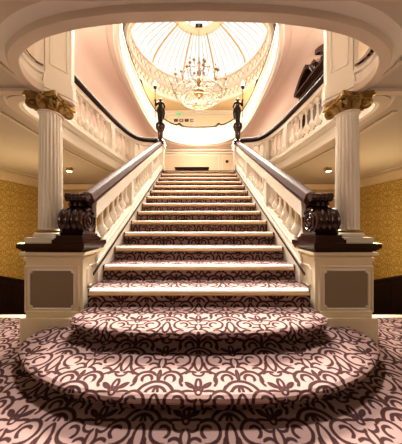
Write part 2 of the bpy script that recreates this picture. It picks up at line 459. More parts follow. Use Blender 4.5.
for s in (-1, 1):
    seg = [(s * -x, y) for x, y in LOOP_A if x < -1.12 and y < 1.83]
    if s > 0: seg = seg[::-1]
    # both run so that the left normal points into the well
    a = Vector(seg[0]); 
    if s < 0: seg = seg[::-1]
    pan = MB().sweep(seg, [(-.034, ZC + .21), (-.023, ZC + .21), (-.023, ZC + .58), (-.034, ZC + .58)])
    pan.build('curved_panel', CREAM, ap)
    fr = MB()
    for zz in (ZC + .20, ZC + .585):
        fr.sweep(seg, [(-.035, zz), (-.013, zz), (-.013, zz + .02), (-.035, zz + .02)])
    fr.build('panel_frame', WHITE, ap)
    pl = [(s * 1.49, 1.885), (s * 1.345, 2.09), (s * 1.35, 2.15), (s * 1.55, 2.16), (s * 1.66, 1.99)]
    def grow(k, pts=pl):
        cx = sum(p[0] for p in pts) / 5; cy = sum(p[1] for p in pts) / 5
        return [(cx + (p[0] - cx) * k, cy + (p[1] - cy) * k) for p in pts]
    m = MB().plan(grow(1.04), ZC - .03, ZC + .10).plan(grow(1.0), ZC + .10, ZC + .16).plan(grow(.92), ZC + .16, 4.9).plan(grow(1.06), 4.9, 5.1)
    po = struct(m.build('trim_%d' % (19 if s < 0 else 20), WHITE, smooth=0), 'white panelled pier standing above the gilded capital %s' % SIDE[s], 'pier')
    a, b = Vector(grow(.92)[0]), Vector(grow(.92)[1]); dirv = (b - a); n = Vector((-dirv.y, dirv.x)).normalized() * (1 if s < 0 else -1)
    if n.x * s > 0: n = -n
    f = MB()
    q = [a + dirv * .18 + n * .003, a + dirv * .82 + n * .003]
    for (p0, z0, p1, z1) in ((q[0], ZC + .26, q[0], 4.6), (q[1], ZC + .26, q[1], 4.6), (q[0], ZC + .26, q[1], ZC + .26)):
        f.tube([(p0.x, p0.y, z0), (p1.x, p1.y, z1)], .01, 6)
    f.build('pier_moulding', WHITE, po)

# ------------------------------------------------------------------ first floor shell (pink)
YB = 12.2
def sup(a, b, e, cy, n=96):
    out = []
    for i in range(n):
        t = 2 * PI * i / n; c, s_ = math.cos(t), math.sin(t)
        out.append((a * math.copysign(abs(c) ** (2 / e), c), cy + b * math.copysign(abs(s_) ** (2 / e), s_)))
    return out
OV = sup(2.28, 3.83, 2.9, 7.4)         # CCW -> left normal is inside
struct(holed([(-2.7, -.2), (2.7, -.2), (2.7, YB), (-2.7, YB)], OV, Z1).build('ceiling_gallery', PINK, smooth=0), 'blush pink gallery ceiling with an oval opening', 'ceiling')
for s in (-1, 1):
    sd = 'left' if s < 0 else 'right'
    pr = [(3.05, ZF)] + [(2.65 + .4 * math.cos(a), 5.2 + .4 * math.sin(a)) for a in [i * PI / 16 for i in range(9)]] + [(2.65, 5.75), (3.2, 5.75), (3.2, ZF)]
    struct(MB().prism(pr, lambda p: (s * p[0], -.2, p[1]), lambda p: (s * p[0], YB, p[1])).build('wall_gallery_%s' % sd, PINK), 'blush pink gallery wall %s' % SIDE[s], 'wall')
struct(MB().box(-3.2, 3.2, -.35, -.2, ZF, 5.75).build('wall_gallery_front', WHITE, smooth=0))
wb = struct(MB().box(-3.2, 3.2, YB, YB + .05, ZF, 5.75).build('wall_gallery_back', BEIGE, smooth=0), 'beige landing wall at the head of the stairs', 'wall')
struct(MB().box(-3.05, 3.05, YB - .12, YB, 5.36, 5.44).box(-3.05, 3.05, YB - .2, YB, 5.5, 5.6).build('trim_21', WHITE, smooth=0))
m = MB()
for (a0, a1) in ((-2.3, 1.2), (1.42, 2.6)):
    m.box(a0, a0 + .05, YB - .03, YB, 2.9, 5.3); m.box(a1, a1 + .05, YB - .03, YB, 2.9, 5.3); m.box(a0, a1, YB - .03, YB, 5.25, 5.3)
m.build('panel_frame', WHITE, wb, smooth=0)
# moulding line on the pink ceiling
struct(MB().sweep(sup(2.56, 4.1, 2.9, 7.4), [(0, Z1 - .025), (.05, Z1 - .025), (.05, Z1 + .01), (0, Z1 + .01)], closed=True).build('trim_22', PINK, smooth=0))

# ------------------------------------------------------------------ second floor parapet and rail
par = thing('balcony_parapet', 'white oval upper balcony parapet with dark curving handrail below the glass dome', 'balcony', (0, 7.4, Z1))
MB().sweep(OV, [(-.10, Z1 - .0), (-.06, Z1 - .03), (.02, Z1 - .03), (.02, Z1 + .08), (.055, Z1 + .11), (.055, Z1 + .19), (.01, Z1 + .22), (.01, Z1 + .78), (.04, Z1 + .80), (.04, Z1 + .90), (-.06, Z1 + .90), (-.06, Z1 + .12), (-.10, Z1 + .12)], closed=True).build('parapet_wall', WHITE, par)
rp = []
for (x, y) in OV:
    z = Z1 + .93
    for (bx, by) in ((-.95, 11.1), (.95, 11.1), (-2.2, 9.6), (2.2, 9.6), (2.27, 7.4), (-2.27, 7.4), (2.2, 5.0), (-2.2, 5.0)):
        z += .12 * math.exp(-((x - bx) ** 2 + (y - by) ** 2) / .03)
    rp.append((x, y, z))
OVd = sup(2.28, 3.83, 2.9, 7.4, 360)
rp = []
for (x, y) in OVd:
    z = Z1 + .93
    for (bx, by) in ((-1.1, 11.05), (1.1, 11.05), (-2.12, 9.75), (2.12, 9.75), (2.28, 7.6), (-2.28, 7.6), (2.2, 5.4), (-2.2, 5.4)):
        z += .13 * math.exp(-((x - bx) ** 2 + (y - by) ** 2) / .02)
    rp.append((x, y, z))
MB().sweep(rp, [(-.05, -.035), (.05, -.035), (.06, 0), (.04, .045), (-.04, .045), (-.06, 0)], closed=True).build('handrail', MAHOG, par)
# second-floor room
Y2B = 12.35
circ = [(3.05 * math.cos(2 * PI * i / 72), 8.5 + 3.05 * math.sin(2 * PI * i / 72)) for i in range(72)]
struct(holed([(-3.9, 3.0), (3.9, 3.0), (3.9, Y2B), (-3.9, Y2B)], circ, ZTOP).build('ceiling_upper', OCHRE, smooth=0), 'ochre upper ceiling around the dome', 'ceiling')
struct(holed([(-4.0, -.4), (4.0, -.4), (4.0, Y2B + .1), (-4.0, Y2B + .1)], OV, Z2 + .03).build('floor_upper', CARPET_F, smooth=0))
wu = MB(); wu.box(-4.0, -3.9, 2.9, Y2B, Z2, ZTOP); struct(wu.build('wall_upper_left', OCHRE, smooth=0))
wu = MB(); wu.box(3.9, 4.0, 2.9, Y2B, Z2, ZTOP); struct(wu.build('wall_upper_right', OCHRE, smooth=0))
struct(MB().box(-4, 4, Y2B, Y2B + .1, Z2, ZTOP + .05).build('wall_upper_back', CREAM, smooth=0), 'cream upper landing wall below the dome', 'wall')
struct(MB().box(-4, 4, 2.85, 3.0, Z2, ZTOP + .05).build('wall_upper_front', OCHRE, smooth=0))
struct(MB().box(-3.9, 3.9, Y2B - .1, Y2B, ZTOP - .12, ZTOP).box(-3.9, 3.9, Y2B - .05, Y2B, ZTOP - .2, ZTOP - .12).build('trim_23', WHITE, smooth=0))
# door frame shapes + small pictures + sign on the upper wall
m = MB()
for xx in (-2.0, -.35): m.box(xx, xx + .10, Y2B - .04, Y2B, Z2, 7.72)
m.box(-2.0, -.25, Y2B - .04, Y2B, 7.64, 7.74)
struct(m.build('trim_24', WHITE, smooth=0))
for k in range(4):
    x = -1.45 + .34 * k
    t = thing('framed_picture', ['small dark picture at the end of the row farthest from the pediment side', 'small dark picture second from the pediment-free end of the row under the green sign',
              'small dark picture third from the pediment-free end of the row under the green sign', 'small dark picture ending the upper wall row on the pediment side'][k], 'picture', (x, Y2B, 7.44), 'small pictures in a row on the upper wall')
    MB().box(x - .12, x + .12, Y2B - .03, Y2B, 7.44, 7.60).build('picture_frame', DARK, t, smooth=0)
    MB().box(x - .075, x + .075, Y2B - .036, Y2B - .03, 7.48, 7.56).build('picture', CREAM if k % 2 else INK, t, smooth=0)
t = thing('exit_sign', 'small green illuminated exit sign high on the upper wall', 'sign', (-1.25, Y2B, 7.78))
MB().box(-1.43, -1.07, Y2B - .07, Y2B, 7.79, 7.97).build('sign_box', PLASTIC, t, smooth=0)
MB().box(-1.41, -1.09, Y2B - .076, Y2B - .07, 7.81, 7.95).build('sign_face', GREEN, t, smooth=0)
m = MB().prism([(-1.37, 7.88), (-1.32, 7.93), (-1.32, 7.895), (-1.24, 7.895), (-1.24, 7.865), (-1.32, 7.865), (-1.32, 7.83)], lambda p: (p[0], Y2B - .079, p[1]), lambda p: (p[0], Y2B - .076, p[1]))
m.ball((-1.15, Y2B - .077, 7.925), .012, 8, 5, (1, .2, 1)); m.tube([(-1.15, Y2B - .078, 7.91), (-1.16, Y2B - .078, 7.87), (-1.19, Y2B - .078, 7.83)], .008, 6); m.tube([(-1.16, Y2B - .078, 7.87), (-1.13, Y2B - .078, 7.83)], .008, 6)
m.tube([(-1.18, Y2B - .078, 7.89), (-1.15, Y2B - .078, 7.90), (-1.12, Y2B - .078, 7.88)], .006, 6)
m.build('pictogram', PLASTIC, t)

# ------------------------------------------------------------------ dome
DC = (0, 8.5)
dome = thing('skylight_dome', 'bright glass dome skylight with gold ribs and a white frieze', 'skylight', (0, 8.5, ZTOP))
def ring(name, prof, mat, n=96, smooth=35):
    vs = MB(); k = len(prof); rings = []
    for i in range(n + 1):
        a = 2 * PI * (i % n) / n
        rings.append([(r * math.cos(a), 8.5 + r * math.sin(a), z) for r, z in prof])
    return vs.loft(rings, True, False).build(name, mat, dome, smooth)
ZG, ZO, RG, RO = 9.40, 10.44, 3.02, 1.25
ring('lower_cornice', [(3.05, 8.02), (2.95, 8.02), (2.90, 8.07), (2.93, 8.16), (3.05, 8.2)], WHITE)
ring('frieze', [(3.05, 8.18), (3.0, 8.18), (3.0, 8.62), (3.05, 8.62), (3.2, 8.62), (3.2, 8.18)], BAND)
ring('middle_cornice', [(3.2, 8.60), (2.94, 8.60), (2.90, 8.65), (2.92, 8.72), (3.2, 8.74)], PINK)
ring('lattice_band', [(3.2, 8.72), (3.02, 8.72), (3.02, 9.30), (3.2, 9.30)], WHITE)
ring('upper_cornice', [(3.2, 9.28), (2.97, 9.28), (2.92, 9.33), (2.95, 9.41), (3.2, 9.42)], PINK)
# ornament: beads on the frieze, lattice bars
m = MB()
for i in range(72):
    a = 2 * PI * i / 72
    x, y = 2.99 * math.cos(a), 8.5 + 2.99 * math.sin(a)
    pts = [(x, y, 8.24), (2.985 * math.cos(a + .03), 8.5 + 2.985 * math.sin(a + .03), 8.32), (x, y, 8.40), (2.985 * math.cos(a - .03), 8.5 + 2.985 * math.sin(a - .03), 8.48), (x, y, 8.56)]
    m.tube(pts, .02, 5)
m.build('frieze_ornament', GRILLE, dome)
m = MB()
for i in range(60):
    a = 2 * PI * i / 60; b = 2 * PI * (i + 1) / 60
    P = lambda t, z: (3.01 * math.cos(t), 8.5 + 3.01 * math.sin(t), z)
    m.tube([P(a, 8.74), P(b, 9.28)], .013, 4); m.tube([P(b, 8.74), P(a, 9.28)], .013, 4)
m.build('lattice', GRILLE, dome)
for i in range(10):
    a = 2 * PI * (i + .5) / 10 + PI / 2
    r = 2.98
    p = [(r * math.cos(a + d), 8.5 + r * math.sin(a + d)) for d in (-.035, .035)]
    m = MB().loft([[(p[0][0], p[0][1], z), (p[1][0], p[1][1], z), (p[1][0] * 1.05, 8.5 + (p[1][1] - 8.5) * 1.05, z), (p[0][0] * 1.05, 8.5 + (p[0][1] - 8.5) * 1.05, z)] for z in (8.72, 9.3)])
    m.build('drum_pilaster', PINK, dome, smooth=0)
def dome_pt(t, a, off=0.):
    """t 0 at the ring, 1 at the oculus"""
    ang = t * math.radians(58)
    r = RG - (RG - RO) * (1 - math.cos(ang)) / (1 - math.cos(math.radians(58)))
    z = ZG + (ZO - ZG) * math.sin(ang) / math.sin(math.radians(58))
    return (( r - off) * math.cos(a), 8.5 + (r - off) * math.sin(a), z - off * .6)
n = 80
m = MB().loft([[dome_pt(k / 8, 2 * PI * (i % n) / n) for k in range(9)] for i in range(n + 1)], False, False)
m.build('dome_glass', SKYGLASS, dome)
for i in range(10):
    a = 2 * PI * (i + .5) / 10 + PI / 2
    MB().tube([dome_pt(k / 10, a, .03) for k in range(11)], [.05 - .015 * k / 10 for k in range(11)], 8).build('rib', GRILLE, dome)
for i in range(10):
    for j in range(1, 6):
        a = 2 * PI * (i + .5 + j / 6) / 10 + PI / 2
        MB().tube([dome_pt(k / 8, a, .02) for k in range(9)], (.017), 5).build('glazing_bar', GREY, dome)
ring('oculus_ring', [(1.30, 10.42), (.97, 10.50), (.97, 10.60), (1.30, 10.60)], CREAM)
m = MB(); m.lathe([(.99, 10.56), (.5, 10.62), (.01, 10.66)], (0, 8.5, 0), 48); m.build('oculus_glass', SKYGLASS, dome)
m = MB()
for a in (0, PI / 3, 2 * PI / 3):
    m.tube([(-.97 * math.cos(a), 8.5 - .97 * math.sin(a), 10.53), (.97 * math.cos(a), 8.5 + .97 * math.sin(a), 10.53)], .018, 6)
m.build('oculus_bars', SILV, dome)
MB().box(-.17, .17, 9.30, 9.42, 10.46, 10.54).build('winch_box', DARK, dome, smooth=0)

# ------------------------------------------------------------------ staircase
st = thing('staircase', 'carpeted straight staircase with brass nosings and two rounded bottom steps', 'staircase', (0, 1.8, 0))
def blunt(pts, z0, z1, r=.03, ov=.045):
    """step with rounded carpet nose; pts = plan outline of the nosing, front half offset by the caller"""
    return pts
def curved_step(plan_left, z0, z1, name):
    pl = catmull(plan_left, 6)
    full = pl + [(-x, y) for x, y in reversed(pl[:-1])] if pl[-1][0] == 0 else pl + [(-x, y) for x, y in reversed(pl)]
    cy = max(p[1] for p in full)
    # offset inwards along the normal
    n = len(full)
    def off(d):
        out = []
        for i in range(n):
            a = Vector(full[max(0, i - 1)]); b = Vector(full[min(n - 1, i + 1)]); t = (b - a).normalized()
            nn = Vector((-t.y, t.x))
            out.append((full[i][0] + nn.x * d, min(cy, full[i][1] + nn.y * d)))
        return out
    h = z1 - z0
    lev = [(.10, z0), (.10, z1 - .070), (.035, z1 - .062), (.010, z1 - .050), (0, z1 - .030), (.004, z1 - .012), (.02, z1)]
    rings = [[(x, y, z) for x, y in off(d)] for d, z in lev]
    m = MB().loft(rings, True, True)
    return m.build(name, CARPET, st, 24)
curved_step([(-1.40, 1.83), (-1.452, 1.72), (-1.445, 1.60), (-1.375, 1.49), (-1.252, 1.385), (-1.126, 1.295), (-.904, 1.195), (-.686, 1.132), (-.45, 1.098), (-.2, 1.088), (0, 1.085)], 0, R, 'rounded_step')
curved_step([(-1.075, 1.95), (-1.085, 1.80), (-1.09, 1.68), (-1.06, 1.615), (-1.0, 1.57), (-.837, 1.512), (-.6, 1.462), (-.3, 1.437), (0, 1.428)], R, 2 * R, 'rounded_step')
for n_ in range(3, NS + 1):
    y = Y0 + T * n_; z = R * n_
    o = MB().box(-HW - .01, HW + .01, y + .028, y + T + .05 + (0 if n_ < NS else 6.3), z - R - .02, z).build('step', CARPET, st, smooth=0)
    e = HW - .012
    pr = [(y + .03, z - .030), (y + .008, z - .030), (y + .002, z - .036), (y, z - .044), (y + .004, z - .053), (y + .014, z - .058), (y + .03, z - .058)]
    nb = MB().prism(pr, lambda p: (-e, p[0], p[1]), lambda p: (e, p[0], p[1])).build('nosing', BRASS, o)
    pr = [(y + .05, z - .01), (y + .05, z + .003), (y + .022, z + .003), (y + .008, z - .002), (y + .001, z - .012), (y + .002, z - .030), (y + .03, z - .030)]
    MB().prism(pr, lambda p: (-e + .006, p[0], p[1]), lambda p: (e - .006, p[0], p[1])).build('nosing_highlight', NOSE, nb)  # top of the nosing painted pale as its highlight

# ------------------------------------------------------------------ pedestals
def octo(x0, x1, z0, z1, c):
    """panel outline with hollowed corners"""
    out = []
    for (cx, cz, a0) in ((x0, z0, 90), (x1, z0, 180), (x1, z1, 270), (x0, z1, 360)):
        pts = [(cx + c * math.cos(math.radians(a0 - t)), cz + c * math.sin(math.radians(a0 - t))) for t in (0, 30, 60, 90)]
        out += pts
    return out
def pedestal(s):
    t = thing('newel_pedestal', 'cream panelled newel pedestal with dark cap %s' % SIDE[s], 'pedestal', (s * 1.37, 2.0, 0), 'newel pedestals')
    X = lambda a, b: (min(s * a, s * b), max(s * a, s * b))
    m = MB(); x0, x1 = X(1.075, 1.665); m.box(x0, x1, 1.825, 2.24, 0, .20)
    m.prism([(0, .20), (.015, .20), (.03, .235), (0, .235)], lambda p: (x0, 1.825 + p[0], p[1]), lambda p: (x1, 1.825 + p[0], p[1]))
    x0, x1 = X(1.085, 1.655); m.box(x0, x1, 1.838, 2.23, .20, .232)
    m.build('plinth', PED, t)
    x0, x1 = X(1.10, 1.64)
    m = MB().box(x0, x1, 1.86, 2.22, .23, .86); m.build('body', PED, t, smooth=0)
    m = MB()
    for (d, z0, z1) in ((.012, .765, .79), (.02, .79, .80), (.035, .825, .852)):
        m.box(x0 - d, x1 + d, 1.86 - d, 2.22, z0, z1)
    m.build('neck_moulding', PED, t, smooth=0)
    a0, a1 = X(1.185, 1.595)
    m = MB().prism(octo(a0, a1, .325, .675, .03), lambda p: (p[0], 1.857, p[1]), lambda p: (p[0], 1.862, p[1])); m.build('front_panel', TAUPE, t, smooth=0)
    def frame(f, pts): 
        o = MB(); o.tube([f(p) for p in pts] + [f(pts[0])], .0105, 6); return o
    frame(lambda p: (p[0], 1.858, p[1]), octo(a0 - .008, a1 + .008, .317, .683, .03)).build('panel_frame', WHITE, t)
    frame(lambda p: (p[0], 1.860, p[1]), octo(a0 - .045, a1 + .045, .285, .715, .002)).build('outer_bead', PED, t)
    xi = s * 1.10
    pts = octo(1.93, 2.14, .50, .70, .025)
    frame(lambda p: (xi, p[0], p[1]), pts).build('side_panel_frame', WHITE, t)
    # dark cap
    cx0, cx1 = X(1.055, 1.677)
    m = MB()
    for (d, z0, z1) in ((-.045, .85, .866), (-.025, .866, .88), (-.012, .88, .892), (0, .892, .938)):
        m.box(cx0 - d, cx1 + d, 1.80 - d, 2.235, z0, z1)
    m.build('cap', MAHOG, t, smooth=0)
for s in (-1, 1): pedestal(s)

# ------------------------------------------------------------------ scroll newels
def scroll(s):
    t = thing('scroll_newel', 'carved dark mahogany scroll newel on the pedestal %s' % SIDE[s], 'newel', (s * 1.225, 2.0, .94), 'scroll newels')
    xa, xb = 1.115, 1.335
    m = MB()
    for (d, z0, z1) in ((.035, .938, .972), (.022, .972, .985), (.012, .985, 1.012)):
        m.box(min(s*(xa - d), s*(xb + d)), max(s*(xa - d), s*(xb + d)), 1.86 - d, 2.12 + d, z0, z1)
    m.build('base', MAHOG, t, smooth=0)
    vc = Vector((1.985, 1.148))
    def outline(k):
        # k = carving offset at this slice
        o = [(1.90, 1.005), (1.875, 1.03)]
        for i in range(17):
            a = math.radians(232 - 10.2 * i); r = .132 + k
            o.append((vc.x + r * math.cos(a), vc.y + r * math.sin(a)))
        o += [(2.045, 1.285), (2.015, 1.305), (1.985, 1.322), (1.955, 1.338 - k * .3)]
        for i in range(9):
            a = math.radians(285 - 24 * i); r = .040 + k * .5
            o.append((1.925 + r * math.cos(a), 1.378 + r * math.sin(a)))
        o += [(1.99, 1.412), (2.06, 1.445), (2.11, 1.42), (2.09, 1.37), (2.085, 1.33), (2.105, 1.27), (2.125, 1.2), (2.125, 1.10), (2.11, 1.03), (2.10, 1.005)]
        return o
    NSL = 34; rings = []
    for i in range(NSL + 1):
        f = i / NSL; x = s * (xa + (xb - xa) * f)
        k = .022 * abs(math.sin(f * PI * 4)) ** .7 - .012
        if f < .06 or f > .94: k = .004
        hd = lambda z: max(0, min(1, (z - 1.25) / .05))
        rings.append([(x + hd(z) * (s * 1.20 + (x - s * 1.225) * .74 - x), y, z) for y, z in outline(k)])
    MB().loft(rings).build('scroll_body', MAHOG, t, 50)
    # side spirals
    for xf in (xa - .004, xb + .004):
        xh = 1.20 + (xf - 1.225) * .74
        pts, rr = [], []
        for i in range(70):
            a = i / 69 * 2 * PI * 2.4; r = .118 - .100 * i / 69
            pts.append((s * xf, vc.x + r * math.cos(-a + 2.2), vc.y + r * math.sin(-a + 2.2))); rr.append(.0145 - .005 * i / 69)
        m = MB().tube(pts, rr, 7); m.ball((s * xf, vc.x, vc.y), .022, 10, 7)
        pts = []
        for i in range(26):
            a = i / 25 * 2 * PI * 1.3; r = .033 - .024 * i / 25
            pts.append((s * xh, 1.925 + r * math.cos(a + .3), 1.378 + r * math.sin(a + .3)))
        m.tube(pts, .008, 6)
        m.build('side_spiral', MAHOG, t)
    # top roll: projecting moulded head carrying the rail
    rings = []
    for i in range(9):
        f = i / 8; x = s * (1.085 + .205 * f); r = .040 + (.006 if i in (0, 8) else (.004 if i in (1, 7) else 0))
        rings.append([(x, 1.925 + r * math.cos(2 * PI * j / 14), 1.380 + r * math.sin(2 * PI * j / 14)) for j in range(14)])
    MB().loft(rings).build('top_roll', MAHOG, t)
    # acanthus leaf on the neck
    m = MB()
    for dx in (-.05, 0, .05):
        x = s * (1.225 + dx)
        m.tube([(x, 1.99, 1.285), (x, 1.955, 1.31), (x, 1.945, 1.335)], [.02, .026, .012], 8)
    m.build('neck_leaf', MAHOG, t)
for s in (-1, 1): scroll(s)

# ------------------------------------------------------------------ balusters
BPROF = [(.042, 0), (.042, .10), (.024, .115), (.022, .14), (.040, .165), (.056, .22), (.061, .28), (.056, .34), (.042, .40), (.026, .45), (.019, .53), (.017, .72), (.020, .79), (.032, .81), (.032, .84), (.022, .86), (.038, .90), (.040, .92), (.040, 1.0)]
def baluster_mesh(h, k=1.):
    m = MB().lathe([(r * k, z * h) for r, z in BPROF], (0, 0, 0), 14)
    o = m.build('baluster', WHITE); me = o.data; bpy.data.objects.remove(o); return me
BAL_ST, BAL_GA = baluster_mesh(.43, .90), baluster_mesh(.58, .92)

def stair_balustrade(s):
    t = thing('stair_balustrade', 'white stair balustrade with mahogany handrail %s' % SIDE[s], 'balustrade', (s * 1.14, 2.1, .5), 'stair balustrades')
    xc = 1.145
    ya, yb = 2.08, 5.76
    def slab(x0, x1, y0, y1, b0, b1, name, mat, sm=0):
        pts = [(y0, nose(y0) + b0), (y1, nose(y1) + b0), (y1, nose(y1) + b1), (y0, nose(y0) + b1)]
        return MB().prism(pts, lambda p: (s * x0, p[0], p[1]), lambda p: (s * x1, p[0], p[1])).build(name, mat, t, sm)
    slab(1.068, 1.21, ya, yb, -.20, .17, 'stringer', WHITE)
    slab(1.085, 1.215, ya, yb, .17, .205, 'base_rail', WHITE)
    slab(1.060, 1.070, 1.98, yb, .030, .055, 'edge_strip', DARK)
    slab(1.060, 1.072, 2.05, yb, .085, .105, 'string_bead', WHITE)
    slab(1.075, 1.215, ya - .02, yb, .575, .70, 'under_rail', WHITE)
    slab(1.072, 1.218, ya - .02, yb, .70, .735, 'under_rail_moulding', WHITE)
    # handrail: moulded section swept up the slope
    pr = [(-.055, .735), (-.075, .75), (-.082, .785), (-.075, .80), (-.068, .825), (-.055, .85), (-.02, .868), (.02, .868), (.055, .85), (.068, .825), (.075, .80), (.082, .785), (.075, .75), (.055, .735)]
    path = [(s * xc, y, nose(y)) for y in (1.99, 3.2, 4.5, 5.80)]
    MB().sweep(path, pr).build('handrail', RAILW, t)
    # posts
    for yp in (3.20, 4.52):
        m = MB().prism([(yp - .06, nose(yp - .06) + .16), (yp + .06, nose(yp + .06) + .16), (yp + .06, nose(yp + .06) + .60), (yp - .06, nose(yp - .06) + .60)], lambda p: (s * 1.075, p[0], p[1]), lambda p: (s * 1.215, p[0], p[1]))
        m.build('post', WHITE, t, 0)
    y = 2.16
    while y < 5.65:
        if all(abs(y - yp) > .10 for yp in (3.20, 4.52)):
            put('baluster', BAL_ST, t, (s * xc, y, nose(y) + .175))
        y += .152
    # top newel
    m = MB().box(min(s*1.04, s*1.26), max(s*1.04, s*1.26), 5.74, 5.96, ZF, 3.34)
    m.box(min(s*1.02, s*1.28), max(s*1.02, s*1.28), 5.72, 5.98, ZF, ZF + .18).box(min(s*1.03, s*1.27), max(s*1.03, s*1.27), 5.73, 5.97, 3.24, 3.30).box(min(s*1.015, s*1.285), max(s*1.015, s*1.285), 5.715, 5.985, 3.34, 3.40)
    m.build('top_newel', WHITE, t, 0)
for s in (-1, 1): stair_balustrade(s)

def gallery_balustrade(s):
    t = thing('gallery_balustrade', 'white curved gallery balustrade with dark handrail %s' % SIDE[s], 'balustrade', (s * 2.1, 3.5, ZF), 'gallery balustrades')
    c = [(s * -(x - .045), y) for x, y in LOOP_C if y >= 2.3]
    c[-1] = (s * 1.25, 5.87)
    zb, zt = 2.80, 3.38
    MB().sweep(c, [(-.07, zt), (.07, zt), (.07, zt + .03), (.055, zt + .04), (.055, zt + .12), (-.055, zt + .12), (-.055, zt + .04), (-.07, zt + .03)]).build('top_rail', WHITE, t)
    MB().sweep(c, [(-.075, zt + .10), (-.095, zt + .13), (-.10, zt + .18), (-.08, zt + .20), (-.075, zt + .225), (-.04, zt + .25), (.04, zt + .25), (.075, zt + .225), (.08, zt + .20), (.10, zt + .18), (.095, zt + .13), (.075, zt + .10)]).build('handrail', MAHOGM, t)
    MB().sweep(c, [(-.075, zb - .04), (.075, zb - .04), (.075, zb), (-.075, zb)]).build('base_rail', WHITE, t)
    P = resample(c, .172); n = len(P)
    posts = {0, 5, 13, n - 6} 
    for i, p in enumerate(P):
        if i == n - 1: continue
        q = P[min(n - 1, i + 1)] - P[max(0, i - 1)]; ang = math.atan2(q.y, q.x)
        if i in posts:
            w = .085; m = MB()
            cs, sn = math.cos(ang), math.sin(ang)
            f = lambda a, b: (p.x + a * cs - b * sn, p.y + a * sn + b * cs)
            m.plan([f(-w, -.072), f(w, -.072), f(w, .072), f(-w, .072)], zb - .02, zt + .02)
            m.plan([f(-w * .6, -.08), f(w * .6, -.08), f(w * .6, .08), f(-w * .6, .08)], zb + .08, zt - .08)
            m.build('post', WHITE, t, 0)
        else:
            put('baluster', BAL_GA, t, (p.x, p.y, zb))
for s in (-1, 1): gallery_balustrade(s)

# ------------------------------------------------------------------ columns
def column(s):
    cx, cy = s * 1.53, 2.03
    t = thing('fluted_column', 'white fluted column with gilded capital %s' % SIDE[s], 'column', (cx, cy, .938), 'fluted columns')
    m = MB().box(cx - .145, cx + .145, cy - .145, cy + .145, .938, .985)
    m.build('plinth', WHITE, t, 0)
    m = MB().lathe([(.128, .985), (.140, 1.0), (.140, 1.02), (.124, 1.032), (.115, 1.034)], (cx, cy, 0), 40); m.build('base_torus', WHITE, t)
    m = MB().lathe([(.112, 1.03), (.124, 1.036), (.124, 1.052), (.114, 1.06), (.108, 1.062)], (cx, cy, 0), 40); m.build('gilt_ring', GILT, t)
    def fl(a, i):
        u = (a / (2 * PI) * 20) % 1; d = abs(u - .5)
        return 1 - (.12 * math.sqrt(max(0, 1 - (d / .38) ** 2)) if d < .38 and 1 <= i <= 9 else 0)
    prof = [(.106, 1.058)] + [(.105 - .010 * (k / 8) ** 1.6, 1.078 + (2.215 - 1.078) * k / 8) for k in range(9)] + [(.096, 2.225), (.096, 2.236)]
    m = MB().lathe(prof, (cx, cy, 0), 200, fl); m.build('shaft', COLW, t, 30)
    m = MB().lathe([(.10, 2.226), (.112, 2.232), (.112, 2.243), (.10, 2.25)], (cx, cy, 0), 32); m.build('astragal', WHITE, t)
    # capital
    m = MB().lathe([(.095, 2.243), (.10, 2.27), (.118, 2.31), (.142, 2.335), (.142, 2.345)], (cx, cy, 0), 32)
    for k in range(8):
        a = 2 * PI * k / 8; big = k % 2
        d = Vector((math.cos(a), math.sin(a), 0)); e = Vector((-d.y, d.x, 0))
        c = Vector((cx, cy, 0))
        rings = []
        for (rr, z, w) in ((.098, 2.245, .034), (.112, 2.262, .042), (.126, 2.288, .045), (.148, 2.305, .036), (.160, 2.302, .024), (.160, 2.288, .012)):
            p = c + d * rr + Vector((0, 0, z))
            rings.append([tuple(p - e * w), tuple(p + d * .010), tuple(p + e * w), tuple(p - d * .008)])
        m.loft(rings)
    m.build('acanthus_bell', GILT, t, 45)
    for k in range(4):
        a = PI / 4 + k * PI / 2; d = Vector((math.cos(a), math.sin(a), 0)); e = Vector((-d.y, d.x, 0)); c = Vector((cx, cy, 0)) + d * .158 + Vector((0, 0, 2.305))
        m = MB()
        for off in (-.020, .020):
            pts, rr = [], []
            for i in range(34):
                th = i / 33 * 2 * PI * 1.7; r = .047 - .036 * i / 33
                pts.append(tuple(c + e * off + d * (r * math.cos(th + 1.9)) + Vector((0, 0, r * math.sin(th + 1.9))))); rr.append(.013 - .004 * i / 33)
            m.tube(pts, rr, 7)
        q = [tuple(c - d * .08 + Vector((0, 0, -.03))), tuple(c - d * .06 + Vector((0, 0, .015))), tuple(c - d * .015 + Vector((0, 0, .045)))]
        m.tube(q, [.014, .016, .014], 8)
        m.ball(tuple(c), .026, 10, 7)
        m.build('volute', GILT, t)
    def ab(h, dish):
        o = []
        for k in range(4):
            a = k * PI / 2
            for f in (-.92, -.5, 0, .5, .92):
                x, y = h - dish * (1 - f * f), f * h
                o.append((cx + x * math.cos(a) - y * math.sin(a), cy + x * math.sin(a) + y * math.cos(a)))
        return o
    m = MB().plan(ab(.150, .03), 2.335, 2.35).plan(ab(.165, .03), 2.35, 2.372).plan(ab(.158, .03), 2.372, 2.40); m.build('abacus', GILT, t, 0)
    m = MB()
    for k in range(4):
        a = k * PI / 2; d = Vector((math.cos(a), math.sin(a), 0)); p = Vector((cx, cy, 2.35)) + d * .142
        m.ball(tuple(p), .022, 10, 7)
        for j in range(6):
            e = Vector((-d.y, d.x, 0)); q = p + (e * math.cos(j * PI / 3) + Vector((0, 0, 1)) * math.sin(j * PI / 3)) * .026
            m.ball(tuple(q), .013, 6, 5)
    m.build('rosette', GILT, t)
for s in (-1, 1): column(s)

